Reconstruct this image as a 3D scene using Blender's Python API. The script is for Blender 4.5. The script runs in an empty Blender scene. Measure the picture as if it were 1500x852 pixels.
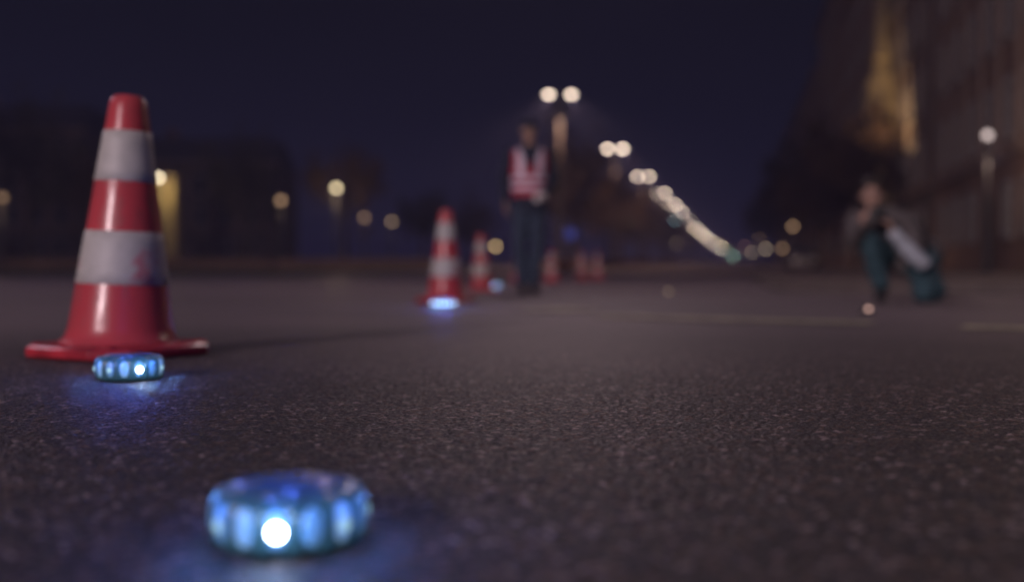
import bpy, bmesh, math, random
import numpy as np
from mathutils import Vector, Matrix, Euler
R = math.radians
random.seed(7)
scene = bpy.context.scene
COL = scene.collection

# ------------------------------------------------------------------ camera, sky, exposure
CAM_H = 0.23
cd = bpy.data.cameras.new('camera'); cam = bpy.data.objects.new('camera', cd); COL.objects.link(cam)
cd.sensor_width = 36; cd.lens = 36; cd.clip_start = 0.05; cd.clip_end = 6000
cam.location = (0, 0, CAM_H); cam.rotation_euler = (R(89.0), 0, 0)
cd.dof.use_dof = True; cd.dof.focus_distance = 1.62; cd.dof.aperture_fstop = 1.42
scene.camera = cam
w = bpy.data.worlds.new('World'); scene.world = w; w.use_nodes = True
nt = w.node_tree; bgn = nt.nodes['Background']
tc = nt.nodes.new('ShaderNodeTexCoord'); sp = nt.nodes.new('ShaderNodeSeparateXYZ')
rp = nt.nodes.new('ShaderNodeValToRGB')
nt.links.new(tc.outputs['Generated'], sp.inputs[0]); nt.links.new(sp.outputs['Z'], rp.inputs[0])
nt.links.new(rp.outputs[0], bgn.inputs[0]); bgn.inputs[1].default_value = 1.0
e = rp.color_ramp.elements
e[0].position = 0.0; e[0].color = (0.0095, 0.0085, 0.0280, 1)
e[1].position = 1.0; e[1].color = (0.062, 0.046, 0.082, 1)
for p, c in ((0.06, (0.0092, 0.0084, 0.0215, 1)), (0.14, (0.0062, 0.0058, 0.0140, 1)), (0.25, (0.0036, 0.0035, 0.0075, 1)), (0.34, (0.005, 0.0045, 0.009, 1)), (0.5, (0.045, 0.033, 0.058, 1))):
    q = e.new(p); q.color = c
vs = scene.view_settings
vs.view_transform = 'Standard'; vs.look = 'None'; vs.gamma = 1; vs.exposure = 0; vs.use_curve_mapping = False
cy = scene.cycles
cy.use_adaptive_sampling = False; cy.use_denoising = True; cy.denoiser = 'OPENIMAGEDENOISE'
cy.sample_clamp_indirect = 2.0; cy.max_bounces = 5; cy.diffuse_bounces = 2; cy.glossy_bounces = 2
cy.caustics_reflective = False; cy.caustics_refractive = False

def glight(kind, name, loc, power, color, parent=None, size=0.0, target=None, angle=120, blend=.5):
    l = bpy.data.lights.new(name, kind); l.energy = power; l.color = color
    l.shadow_soft_size = size
    o = bpy.data.objects.new(name, l); COL.objects.link(o); o.location = loc
    if kind == 'SPOT':
        l.spot_size = R(angle); l.spot_blend = blend
        o.rotation_euler = (Vector(target) - Vector(loc)).to_track_quat('-Z', 'Y').to_euler()
    if parent: o.parent = parent
    return o

# ------------------------------------------------------------------ terrain profile and pixel helpers
def g(y):
    if y <= 17: return 0.0
    if y < 27: return 0.011 * (y - 17) ** 2 / 20.0
    return 0.055 + 0.011 * (min(y, 1100) - 27)
STREET = 0.2127
def px(x, depth): return (x - 750) / 1500 * depth
def hz(y, depth): return (400 - y) / 1500 * depth + CAM_H           # absolute height of a pixel row at a depth

# ------------------------------------------------------------------ materials
def nodes(name):
    m = bpy.data.materials.new(name); m.use_nodes = True
    return m, m.node_tree, m.node_tree.nodes['Principled BSDF']
def mat(name, col, rough=.6, metal=0., spec=.5, var=.25, scale=6., bump=0., bscale=60., coat=0., coord='Object'):
    m, t, b = nodes(name)
    N = t.nodes.new; L = t.links.new
    c = N('ShaderNodeTexCoord'); n = N('ShaderNodeTexNoise'); n.inputs['Scale'].default_value = scale
    n.inputs['Detail'].default_value = 5; L(c.outputs[coord], n.inputs['Vector'])
    r = N('ShaderNodeValToRGB'); k0 = 1 - var; k1 = 1 + var * .6
    r.color_ramp.elements[0].position = .3; r.color_ramp.elements[1].position = .7
    r.color_ramp.elements[0].color = (*[v * k0 for v in col], 1); r.color_ramp.elements[1].color = (*[min(1, v * k1) for v in col], 1)
    L(n.outputs[0], r.inputs[0]); L(r.outputs[0], b.inputs['Base Color'])
    b.inputs['Roughness'].default_value = rough; b.inputs['Metallic'].default_value = metal
    b.inputs['Specular IOR Level'].default_value = spec; b.inputs['Coat Weight'].default_value = coat
    if bump:
        n2 = N('ShaderNodeTexNoise'); n2.inputs['Scale'].default_value = bscale; L(c.outputs[coord], n2.inputs['Vector'])
        bp = N('ShaderNodeBump'); bp.inputs['Strength'].default_value = bump; bp.inputs['Distance'].default_value = .01
        L(n2.outputs[0], bp.inputs['Height']); L(bp.outputs[0], b.inputs['Normal'])
    return m
def emit(name, col, strength, base=(.05, .05, .05)):
    m, t, b = nodes(name)
    b.inputs['Base Color'].default_value = (*base, 1); b.inputs['Roughness'].default_value = .3
    b.inputs['Emission Color'].default_value = (*col, 1); b.inputs['Emission Strength'].default_value = strength
    return m
def leafmat(name, col):
    m = mat(name, col, rough=.6, var=.5, scale=1.3)
    return m
def worn_white(name):
    m, t, b = nodes(name); N = t.nodes.new; L = t.links.new
    c = N('ShaderNodeTexCoord'); n = N('ShaderNodeTexNoise'); n.inputs['Scale'].default_value = 7.5
    n.inputs['Detail'].default_value = 6; n.inputs['Roughness'].default_value = .62; L(c.outputs['Object'], n.inputs['Vector'])
    r = N('ShaderNodeValToRGB'); r.color_ramp.elements[0].position = .60; r.color_ramp.elements[1].position = .70
    r.color_ramp.elements[0].color = (.50, .475, .45, 1); r.color_ramp.elements[1].color = (.48, .17, .20, 1)
    dv = N('ShaderNodeVectorMath'); dv.operation = 'DISTANCE'; L(c.outputs['Object'], dv.inputs[0]); dv.inputs[1].default_value = (.105, -.085, .205)
    dm = N('ShaderNodeMapRange'); dm.inputs[1].default_value = .02; dm.inputs[2].default_value = .15; dm.inputs[3].default_value = .22; dm.inputs[4].default_value = -.02
    L(dv.outputs['Value'], dm.inputs[0]); ad = N('ShaderNodeMath'); ad.operation = 'ADD'; L(n.outputs[0], ad.inputs[0]); L(dm.outputs[0], ad.inputs[1])
    L(ad.outputs[0], r.inputs[0])
    n2 = N('ShaderNodeTexNoise'); n2.inputs['Scale'].default_value = 30; n2.inputs['Detail'].default_value = 6; L(c.outputs['Object'], n2.inputs['Vector'])
    mx = N('ShaderNodeMix'); mx.data_type = 'RGBA'; mx.blend_type = 'MULTIPLY'; mx.inputs[0].default_value = .35
    L(r.outputs[0], mx.inputs[6]); L(n2.outputs[0], mx.inputs[7]); L(mx.outputs[2], b.inputs['Base Color'])
    b.inputs['Roughness'].default_value = .55
    return m
def worn_red(name, col):
    m = mat(name, col, rough=.34, var=.12, scale=6, bump=.06, bscale=22)
    t = m.node_tree; b = t.nodes['Principled BSDF']; N = t.nodes.new; L = t.links.new
    src = b.inputs['Base Color'].links[0].from_socket
    c = N('ShaderNodeTexCoord'); mp = N('ShaderNodeMapping'); mp.inputs['Scale'].default_value = (22, 22, 5); L(c.outputs['Object'], mp.inputs[0])
    n = N('ShaderNodeTexNoise'); n.inputs['Scale'].default_value = 1.6; n.inputs['Detail'].default_value = 9; n.inputs['Roughness'].default_value = .7; L(mp.outputs[0], n.inputs['Vector'])
    r = N('ShaderNodeValToRGB'); r.color_ramp.elements[0].position = .52; r.color_ramp.elements[1].position = .68
    r.color_ramp.elements[0].color = (0, 0, 0, 1); r.color_ramp.elements[1].color = (1, 1, 1, 1); L(n.outputs[0], r.inputs[0])
    k = N('ShaderNodeMath'); k.operation = 'MULTIPLY'; k.inputs[1].default_value = .55; L(r.outputs[0], k.inputs[0])
    mx = N('ShaderNodeMix'); mx.data_type = 'RGBA'; L(k.outputs[0], mx.inputs[0]); L(src, mx.inputs[6]); mx.inputs[7].default_value = (.16, .06, .055, 1)
    L(mx.outputs[2], b.inputs['Base Color'])
    mr = N('ShaderNodeMapRange'); mr.inputs[3].default_value = .28; mr.inputs[4].default_value = .62; L(r.outputs[0], mr.inputs[0]); L(mr.outputs[0], b.inputs['Roughness'])
    return m
M = dict(
    cone_red=worn_red('cone red plastic', (.45, .055, .068)),
    cone_white=worn_white('cone reflective white'),
    base_red=mat('cone base red', (.40, .03, .045), rough=.3, var=.4, scale=14, bump=.2, bscale=60),
    pole=mat('lamp post paint', (.10, .075, .065), rough=.5, var=.2, scale=3),
    darkmetal=mat('dark metal', (.05, .05, .055), rough=.4, metal=.5),
    wall_a=mat('sand render', (.32, .20, .13), rough=.85, var=.35, scale=.35, bump=.2),
    wall_b=mat('brown stone', (.27, .165, .115), rough=.85, var=.35, scale=.4, bump=.2),
    wall_c=mat('grey stone', (.15, .115, .10), rough=.85, var=.35, scale=.3, bump=.2),
    trim=mat('stone trim', (.28, .20, .155), rough=.8, var=.2, scale=2),
    medianstone=mat('warm median stone', (.46, .28, .19), rough=.85, var=.25, scale=.8, bump=.2),
    gold=mat('golden sandstone', (.42, .32, .18), rough=.85, var=.3, scale=.9, bump=.2),
    roof=mat('slate roof', (.05, .045, .05), rough=.6, var=.3, scale=1),
    pane=mat('window glass', (.012, .012, .016), rough=.12, var=.1),
    frame=mat('window frame', (.35, .32, .30), rough=.6, var=.1),
    wood=mat('dark wood door', (.06, .035, .02), rough=.5, var=.3, scale=4),
    bark=mat('bark', (.09, .065, .05), rough=.9, var=.4, scale=8, bump=.5, bscale=20),
    leaf=leafmat('autumn leaves', (.085, .045, .028)),
    leaf2=leafmat('dark leaves', (.055, .045, .035)),
    pave=mat('pavement slabs', (.11, .08, .07), rough=.8, var=.3, scale=1.5, bump=.3, bscale=30),
    kerb=mat('kerb stone', (.12, .095, .085), rough=.8, var=.25, scale=4, bump=.3),
    grass=mat('verge soil', (.03, .028, .018), rough=.95, var=.5, scale=2, bump=.5, bscale=25),
    paint=mat('worn road paint', (.50, .46, .30), rough=.8, var=.6, scale=7, bump=.3),
    skin=mat('skin', (.40, .24, .18), rough=.55, var=.1),
    navy=mat('navy cloth', (.018, .022, .045), rough=.85, var=.2, bump=.3, bscale=35),
    trouser=mat('dark blue trousers', (.035, .05, .085), rough=.85, var=.2, bump=.3, bscale=35),
    teal=mat('teal trousers', (.032, .072, .090), rough=.85, var=.2, bump=.3, bscale=35),
    greycloth=mat('grey brown jacket', (.10, .085, .085), rough=.9, var=.2, bump=.3, bscale=35),
    palecloth=mat('pale grey sleeve', (.50, .54, .60), rough=.8, var=.1),
    boot=mat('black leather', (.012, .012, .014), rough=.4, var=.1),
    hair=mat('dark hair', (.02, .013, .01), rough=.6, var=.3, scale=40),
    vest=mat('red vest', (.42, .03, .06), rough=.6, var=.15),
    stripe=mat('silver reflective tape', (.72, .62, .74), rough=.45, var=.1),
    glove=mat('pale work glove', (.62, .56, .54), rough=.8, var=.15),
    eye=mat('eye', (.3, .3, .3), rough=.2, var=.1),
    carpaint=mat('pale car paint', (.42, .36, .27), rough=.25, metal=.3, coat=.6, var=.05),
    rubber=mat('rubber', (.02, .02, .02), rough=.85),
    rim=mat('wheel rim', (.4, .4, .42), rough=.35, metal=.8),
    signblue=mat('sign blue', (.02, .05, .40), rough=.4, var=.1),
    signwhite=mat('sign white', (.7, .7, .75), rough=.4, var=.1),
    b_rib=mat('beacon rubber housing', (.012, .045, .085), rough=.4, var=.3, scale=30, coat=.2),
)

# ------------------------------------------------------------------ mesh helpers
def tag(o, label=None, cat=None, group=None, kind=None):
    if label: o['label'] = label
    if cat: o['category'] = cat
    if group: o['group'] = group
    if kind: o['kind'] = kind
    return o
def thing(name, label, cat, loc=(0, 0, 0), rz=0, group=None):
    o = bpy.data.objects.new(name, None); COL.objects.link(o); o.location = loc; o.rotation_euler = (0, 0, rz)
    o.empty_display_size = .2
    return tag(o, label, cat, group)
def put(name, bm, m, parent=None, smooth=False, bevel=0):
    me = bpy.data.meshes.new(name); bmesh.ops.recalc_face_normals(bm, faces=bm.faces); bm.to_mesh(me); bm.free()
    me.materials.append(M[m] if isinstance(m, str) else m)
    if smooth:
        for p in me.polygons: p.use_smooth = True
    o = bpy.data.objects.new(name, me); COL.objects.link(o)
    if parent: o.parent = parent
    if bevel:
        b = o.modifiers.new('bevel', 'BEVEL'); b.width = bevel; b.segments = 2; b.limit_method = 'ANGLE'
    return o
def copy_tree(o, parent=None):
    c = o.copy(); COL.objects.link(c); c.parent = parent
    for ch in o.children: copy_tree(ch, c)
    return c
def box(bm, x0, x1, y0, y1, z0, z1, mtx=None):
    vs_ = [bm.verts.new((x, y, z)) for z in (z0, z1) for y in (y0, y1) for x in (x0, x1)]
    for f in ((0, 2, 3, 1), (4, 5, 7, 6), (0, 1, 5, 4), (2, 6, 7, 3), (0, 4, 6, 2), (1, 3, 7, 5)):
        bm.faces.new([vs_[i] for i in f])
    if mtx: bmesh.ops.transform(bm, matrix=mtx, verts=vs_)
    return bm
def lathe(bm, prof, seg=32, cx=0, cy_=0, rfun=None, cap=True):
    rings = []
    for r, z in prof:
        ring = []
        for i in range(seg):
            a = 2 * math.pi * i / seg
            rr = r if rfun is None else rfun(r, z, a)
            ring.append(bm.verts.new((cx + rr * math.cos(a), cy_ + rr * math.sin(a), z)))
        rings.append(ring)
    for a_, b_ in zip(rings, rings[1:]):
        for i in range(seg):
            j = (i + 1) % seg
            bm.faces.new((a_[i], a_[j], b_[j], b_[i]))
    if cap:
        bm.faces.new(rings[0][::-1]); bm.faces.new(rings[-1])
    return bm
def ell(bm, c, r, mtx=None, seg=16):
    res = bmesh.ops.create_uvsphere(bm, u_segments=seg, v_segments=max(6, seg * 2 // 3), radius=1)
    T = Matrix.Translation(c) @ (mtx.to_4x4() if mtx else Matrix()) @ Matrix.Diagonal((*r, 1))
    bmesh.ops.transform(bm, matrix=T, verts=res['verts'])
    return bm
def loft(bm, pts, rs, side=(1, 0, 0), seg=16):
    """closed elliptical loft along pts; rs = radius or (along side, across)"""
    pts = [Vector(p) for p in pts]; rings = []
    for i, p in enumerate(pts):
        d = (pts[min(i + 1, len(pts) - 1)] - pts[max(i - 1, 0)]).normalized()
        s = Vector(side) - d * Vector(side).dot(d)
        if s.length < 1e-3: s = Vector((0, 1, 0)) - d * d.y
        s.normalize(); t = d.cross(s)
        r = rs[i]; a, b = (r, r) if not isinstance(r, tuple) else r
        rings.append([bm.verts.new(p + s * a * math.cos(2 * math.pi * k / seg) + t * b * math.sin(2 * math.pi * k / seg)) for k in range(seg)])
    for A, B in zip(rings, rings[1:]):
        for k in range(seg):
            j = (k + 1) % seg; bm.faces.new((A[k], A[j], B[j], B[k]))
    bm.faces.new(rings[0][::-1]); bm.faces.new(rings[-1])
    return bm
def caps(bm, p0, r0, p1, r1, seg=14):
    loft(bm, [p0, p1], [r0, r1], seg=seg); ell(bm, p0, (r0,) * 3, seg=12); ell(bm, p1, (r1,) * 3, seg=12)
def remesh(bm, voxel, smooth=3):
    bmesh.ops.recalc_face_normals(bm, faces=bm.faces)
    me = bpy.data.meshes.new('tmp'); bm.to_mesh(me); bm.free()
    o = bpy.data.objects.new('tmp', me); COL.objects.link(o)
    r = o.modifiers.new('r', 'REMESH'); r.mode = 'VOXEL'; r.voxel_size = voxel
    s = o.modifiers.new('s', 'SMOOTH'); s.iterations = smooth; s.factor = .5
    dg = bpy.context.evaluated_depsgraph_get(); dg.update()
    m2 = bpy.data.meshes.new_from_object(o.evaluated_get(dg))
    bpy.data.objects.remove(o); bpy.data.meshes.remove(me)
    out = bmesh.new(); out.from_mesh(m2); bpy.data.meshes.remove(m2)
    return out
from mathutils import noise as mnoise
def wrinkle(bm, amp=.007, f=9.0):
    bm.normal_update()
    nr = [(v, v.normal.copy()) for v in bm.verts]
    for v, n in nr:
        p = v.co
        k = mnoise.noise(Vector((p.x * f, p.y * f, p.z * f * 2.3))) + .55 * mnoise.noise(Vector((p.x * f * 2 + p.z * 9, p.y * f * 2, p.z * f * 4.5)))
        v.co = p + n * k * amp
    return bm
def shell(src, keep, off):
    """faces of a mesh whose centre passes keep(), lifted off along the normals"""
    bm = bmesh.new(); bm.from_mesh(src.data)
    bmesh.ops.delete(bm, geom=[f for f in bm.faces if not keep(f.calc_center_median())], context='FACES')
    nrm = {v: v.normal.copy() for v in bm.verts}
    for v in bm.verts: v.co += nrm[v] * off
    return bm

# ------------------------------------------------------------------ ground, road, pavements
def asphalt_mat(name, attr):
    m, t, b = nodes(name); N = t.nodes.new; L = t.links.new
    c = N('ShaderNodeTexCoord')
    if attr:
        a = N('ShaderNodeAttribute'); a.attribute_name = 'stone'; base = a.outputs['Color']
    else:
        v = N('ShaderNodeTexVoronoi'); v.inputs['Scale'].default_value = 110; L(c.outputs['Object'], v.inputs['Vector'])
        sv = N('ShaderNodeSeparateColor'); L(v.outputs['Color'], sv.inputs[0])
        r = N('ShaderNodeValToRGB'); r.color_ramp.elements[0].color = (.05, .045, .045, 1); r.color_ramp.elements[1].color = (.16, .13, .115, 1)
        L(sv.outputs[0], r.inputs[0]); base = r.outputs[0]
    n = N('ShaderNodeTexNoise'); n.inputs['Scale'].default_value = .55; n.inputs['Detail'].default_value = 8; L(c.outputs['Object'], n.inputs['Vector'])
    r2 = N('ShaderNodeValToRGB'); r2.color_ramp.elements[0].position = .3; r2.color_ramp.elements[1].position = .7
    r2.color_ramp.elements[0].color = (.62, .62, .64, 1); r2.color_ramp.elements[1].color = (1.15, 1.12, 1.1, 1)
    L(n.outputs[0], r2.inputs[0])
    mx = N('ShaderNodeMix'); mx.data_type = 'RGBA'; mx.blend_type = 'MULTIPLY'; mx.inputs[0].default_value = 1
    L(base, mx.inputs[6]); L(r2.outputs[0], mx.inputs[7]); L(mx.outputs[2], b.inputs['Base Color'])
    n3 = N('ShaderNodeTexNoise'); n3.inputs['Scale'].default_value = 160; n3.inputs['Detail'].default_value = 3; L(c.outputs['Object'], n3.inputs['Vector'])
    mr = N('ShaderNodeMapRange'); mr.inputs[1].default_value = .35; mr.inputs[2].default_value = .65
    mr.inputs[3].default_value = .42; mr.inputs[4].default_value = .76
    L(n3.outputs[0], mr.inputs[0]); L(mr.outputs[0], b.inputs['Roughness'])
    bp = N('ShaderNodeBump'); bp.inputs['Strength'].default_value = .55; bp.inputs['Distance'].default_value = .003
    n4 = N('ShaderNodeTexNoise'); n4.inputs['Scale'].default_value = 240; n4.inputs['Detail'].default_value = 2; L(c.outputs['Object'], n4.inputs['Vector'])
    L(n4.outputs[0], bp.inputs['Height']); L(bp.outputs[0], b.inputs['Normal'])
    b.inputs['Specular IOR Level'].default_value = .4
    return m
def strip(name, rows, m, dz, thick=0., kind='structure', parent=None):
    bm = bmesh.new(); top = []; bot = []
    for y, x0, x1 in rows:
        top.append([bm.verts.new((x, y, g(y) + dz)) for x in (x0, x1)])
        if thick: bot.append([bm.verts.new((x, y, g(y) + dz - thick)) for x in (x0, x1)])
    for i in range(len(rows) - 1):
        bm.faces.new((top[i][0], top[i][1], top[i + 1][1], top[i + 1][0]))
        if thick:
            bm.faces.new((top[i][0], top[i + 1][0], bot[i + 1][0], bot[i][0])); bm.faces.new((top[i][1], bot[i][1], bot[i + 1][1], top[i + 1][1]))
    if thick:
        bm.faces.new((top[0][0], bot[0][0], bot[0][1], top[0][1])); bm.faces.new((top[-1][0], top[-1][1], bot[-1][1], bot[-1][0]))
    o = put(name, bm, m, parent)
    if kind and not parent: tag(o, kind=kind)
    return o
YS = [-70, -40, -5, 0, 5, 10, 17, 18, 19, 20, 21, 22, 23, 24, 25, 26, 27, 40, 60, 100, 160, 300, 600, 1100]
strip('ground', [(y, -450, 450) for y in YS], asphalt_mat('asphalt base', False), -.014)

def build_road():
    rows = []; y = .42
    while y < 4.2: rows.append(y); y *= 1.0021
    while y < 17: rows.append(y); y *= 1.02
    rows += [17, 18, 19, 20, 21, 22, 23, 24, 25, 26, 27, 35, 50, 80, 130, 250, 500, 1050]
    ys = np.array(rows); NC = 1250
    u = np.linspace(-1, 1, NC)
    Y = np.repeat(ys[:, None], NC, 1); X = u[None, :] * (.72 * Y + .42)
    X = X + .0004 * np.sin(Y * 911)
    s = .0090
    def h2(i, j, k):
        v = np.sin(i * 127.1 + j * 311.7 + k * 74.7) * 43758.5453
        return v - np.floor(v)
    wx = X + .0025 * np.sin(Y * 400 + X * 90); wy = Y + .0025 * np.sin(X * 370)
    gi = np.floor(wx / s); gj = np.floor(wy / s)
    F1 = np.full(X.shape, 9.); F2 = np.full(X.shape, 9.); cid = np.zeros(X.shape); cid2 = np.zeros(X.shape)
    for di in (-1, 0, 1):
        for dj in (-1, 0, 1):
            a, b = gi + di, gj + dj
            cx_ = (a + .1 + .8 * h2(a, b, 1)); cy2 = (b + .1 + .8 * h2(a, b, 2))
            d = np.hypot(wx / s - cx_, wy / s - cy2); r1 = h2(a, b, 3); r2_ = h2(a, b, 4)
            m = d < F1
            F2 = np.where(m, F1, np.minimum(F2, d)); cid = np.where(m, r1, cid); cid2 = np.where(m, r2_, cid2); F1 = np.where(m, d, F1)
    edge = np.clip((F2 - F1) * 3.0, 0, 1)
    amp = .0026 * np.clip((4.2 - Y) / 1.6, 0, 1)
    # larger undulation of the worn surface
    und = sum(np.sin(X * fx + p) * np.sin(Y * fy + p * 2) for fx, fy, p in ((23, 31, 1), (47, 38, 2.3), (71, 90, 4), (120, 101, .7))) / 4
    und2 = np.sin(X * 260 + 3 * np.sin(Y * 61)) * np.sin(Y * 233 + 2 * np.sin(X * 77))
    H = amp * (edge ** .6 * (.25 + .75 * cid) + .35 * und + .25 * und2 - .45)
    gy = np.array([g(v) for v in ys])[:, None]
    Z = H + gy
    co = np.stack([X, Y, Z], -1).reshape(-1, 3).astype(np.float32)
    NR = len(ys)
    idx = np.arange(NR * NC).reshape(NR, NC)
    q = np.stack([idx[:-1, :-1], idx[:-1, 1:], idx[1:, 1:], idx[1:, :-1]], -1).reshape(-1, 4).astype(np.int32)
    me = bpy.data.meshes.new('road'); me.vertices.add(len(co)); me.vertices.foreach_set('co', co.ravel())
    me.loops.add(q.size); me.loops.foreach_set('vertex_index', q.ravel())
    me.polygons.add(len(q)); me.polygons.foreach_set('loop_start', np.arange(0, q.size, 4, dtype=np.int32))
    me.polygons.foreach_set('use_smooth', np.ones(len(q), dtype=bool))
    me.update()
    # aggregate: pale, brown and dark stones in dark binder
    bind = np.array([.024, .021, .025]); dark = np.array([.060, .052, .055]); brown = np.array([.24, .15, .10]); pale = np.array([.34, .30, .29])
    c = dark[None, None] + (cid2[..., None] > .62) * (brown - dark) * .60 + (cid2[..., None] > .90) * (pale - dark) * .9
    c = c * (.22 + .62 * cid[..., None]) * np.array([.97, .96, 1.08])  # near stones darker and bluer: the dim foreground is painted into the colour
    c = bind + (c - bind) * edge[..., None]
    lit_tone = np.array([.165, .132, .138])
    f = np.clip((Y - 2.0) / 3.0, 0, 1)[..., None]  # blend to a brighter tone: the lit road farther off, put into the colour
    c = c * (1 - f) + lit_tone * f
    ca = np.concatenate([c, np.ones(c.shape[:2] + (1,))], -1).astype(np.float32)
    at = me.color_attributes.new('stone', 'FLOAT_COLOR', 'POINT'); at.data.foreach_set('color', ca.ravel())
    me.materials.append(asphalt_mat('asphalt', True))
    o = bpy.data.objects.new('road', me); COL.objects.link(o); tag(o, kind='structure')
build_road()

# right pavement with rounded corner and kerb
edge_pts = [(7.4, 34), (6.3, 16), (7.0, 9.0)]
def right_edge(y):                      # x of the kerb at depth y
    c = .75
    if y < 13: return 2.77 + .75 + (0 if y > 12 else 0) + ((13 - y) / 4.3) ** 2 * 6 - 0.0
    if y > 30: c += min(1, (y - 30) / 12) * 6.0
    return STREET * y + c
rowsR = [(y, right_edge(y), 90 if y < 60 else STREET * y + 80) for y in [8.4, 8.7, 9, 9.5, 10, 10.5, 11, 11.5, 12, 12.5, 13, 15, 17, 19, 21, 23, 25, 27, 30, 32, 34, 36, 38, 40, 42, 60, 100, 200, 400, 900]]
strip('pavement', rowsR, 'pave', .10, .12)
strip('kerb', [(y, x - .16 * math.hypot(1, (right_edge(y + .05) - right_edge(y - .05)) / .1), x - .001) for y, x, _ in rowsR], 'kerb', .112, .13)
# left verge and far pavement
strip('verge', [(y, -160, STREET * y - 9.0 - 6) for y in (34, 50, 68)], 'grass', .02, .03)
# worn marking lines on the road
def marking(pts, width, label):
    bm = bmesh.new(); L_, R_ = [], []
    for i, p in enumerate(pts):
        a = Vector(pts[max(i - 1, 0)]); b = Vector(pts[min(i + 1, len(pts) - 1)]); d = (b - a).normalized(); n = Vector((-d.y, d.x)) * width / 2
        q = Vector(p)
        L_.append(bm.verts.new((q.x + n.x, q.y + n.y, .006))); R_.append(bm.verts.new((q.x - n.x, q.y - n.y, .006)))
    for i in range(len(pts) - 1): bm.faces.new((L_[i], R_[i], R_[i + 1], L_[i + 1]))
    tag(put('road_marking', bm, 'paint'), label, 'road marking', kind='structure')
marking([(.45, 5.45), (1.05, 5.0), (1.62, 4.62)], .22, 'faint worn yellowish line crossing the road at mid distance')
marking([(1.9, 4.32), (2.6, 3.85), (3.4, 3.4)], .24, 'yellowish worn line segment at the right edge of the road')
marking([(.16, 6.45), (.42, 6.25)], .5, 'small yellowish worn patch of paint in the middle of the road')

# ------------------------------------------------------------------ low walls
def low_wall(name, pts, h, t, m, label, cat='wall'):
    root = thing(name, label, cat)
    bm = bmesh.new(); cp = bmesh.new()
    for b_, hh, tt, z0 in ((bm, h, t, -.05), (cp, h + .07, t + .1, h)):
        L_ = []
        for i, p in enumerate(pts):
            a = Vector(pts[max(i - 1, 0)]); b = Vector(pts[min(i + 1, len(pts) - 1)]); d = (b - a).normalized(); n = Vector((-d.y, d.x)) * tt / 2
            gz = g(p[1])
            L_.append([b_.verts.new((p[0] + s * n.x, p[1] + s * n.y, gz + z)) for s, z in ((1, z0), (-1, z0), (-1, hh), (1, hh))])
        for A, B in zip(L_, L_[1:]):
            for k in range(4):
                j = (k + 1) % 4; b_.faces.new((A[k], A[j], B[j], B[k]))
        b_.faces.new(L_[0]); b_.faces.new(L_[-1][::-1])
    put('wall', bm, m, root); put('coping', cp, 'trim', root)
    return root
LR = lambda y, off=0: (2.73 + STREET * (y - 58.4) + off, y)          # lamp row line
low_wall('median_wall', [LR(y, 1.3) for y in (46, 60, 80, 110, 160, 230, 320)],   .50, .35, 'medianstone', 'low brown stone wall running along the lamp row into the distance')
low_wall('boundary_wall', [(x, 72) for x in (-75, -50, -25, -5)], .62, .4, 'wall_b', 'long low brown wall across the far left side of the crossing')

# ------------------------------------------------------------------ street lamps (twin-headed)
def bowl_emit(name, D, depth, area, col):
    L = D * 346.0 / (area * (1500 / depth) ** 2)
    return emit(name, col, L, (.01, .01, .01))
def street_lamp(H, label, loc, rz, D, power, group='twin street lamps along the median'):
    root = thing('street_lamp', label, 'street lamp', loc, rz, group)
    bm = lathe(bmesh.new(), [(.24, 0), (.24, .5), (.19, .62), (.165, 1), (.12, H * .6), (.09, H + .1)], 20)
    put('pole', bm, 'pole', root, True)
    em = bowl_emit('lamp glow', D, max(loc[1], 40), .20 * .12 * math.pi, (1, .78, .62))
    for s in (-1, 1):
        a = bmesh.new(); loft(a, [(s * .05, 0, H + .02), (s * .28, 0, H + .12), (s * .48, 0, H + .14)], [.035, .03, .03], (0, 1, 0), 10)
        put('arm', a, 'pole', root, True)
        hb = bmesh.new(); ell(hb, (s * .62, 0, H + .13), (.34, .15, .085), seg=16)
        hd = put('lamp_head', hb, 'darkmetal', root, True)
        lb = bmesh.new(); ell(lb, (s * .64, 0, H + .03), (.20, .12, .12), seg=16)
        put('lamp_glass', lb, em, hd, True)
        if power: glight('SPOT', 'lamp_light', (s * .62, 0, H - .14), power, (1, .66, .47), root, 0, (s * 5.4, 0, 0), 112, .9)
    return root
words = 'first second third fourth fifth sixth seventh eighth ninth tenth eleventh twelfth thirteenth fourteenth fifteenth sixteenth seventeenth eighteenth nineteenth'.split()
lamp_far = []
for n in range(17):
    y = 58.4 + 28 * n; x, _ = LR(y)
    D = 1.3 if n < 2 else (.8 if n < 5 else (.50, .07, .07)[(n - 5) % 3])
    lab = ('nearest and tallest looking twin-headed street lamp on a brown pole' if n == 0 else
           '%s twin-headed street lamp of the row receding down the street' % words[n])
    street_lamp(9.95, lab, (x, y, g(y)), 0, D, (3600 if n < 7 else 0))
y = 640; street_lamp(9.0, 'last street lamp at the far end of the row', (px(1056, y), y, g(y)), 0, .9, 0)
# the lamp standing behind the camera, whose light throws the cone's long shadow
kl = street_lamp(9.4, 'twin street lamp behind the viewpoint', (-15.6, -23.6, 0), R(-30), 1, 0, 'street lamps near the crossing')
glight('POINT', 'lamp_light', (-15.4, -23.5, 9.1), 24000, (1, .80, .84), None, .22)

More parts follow.
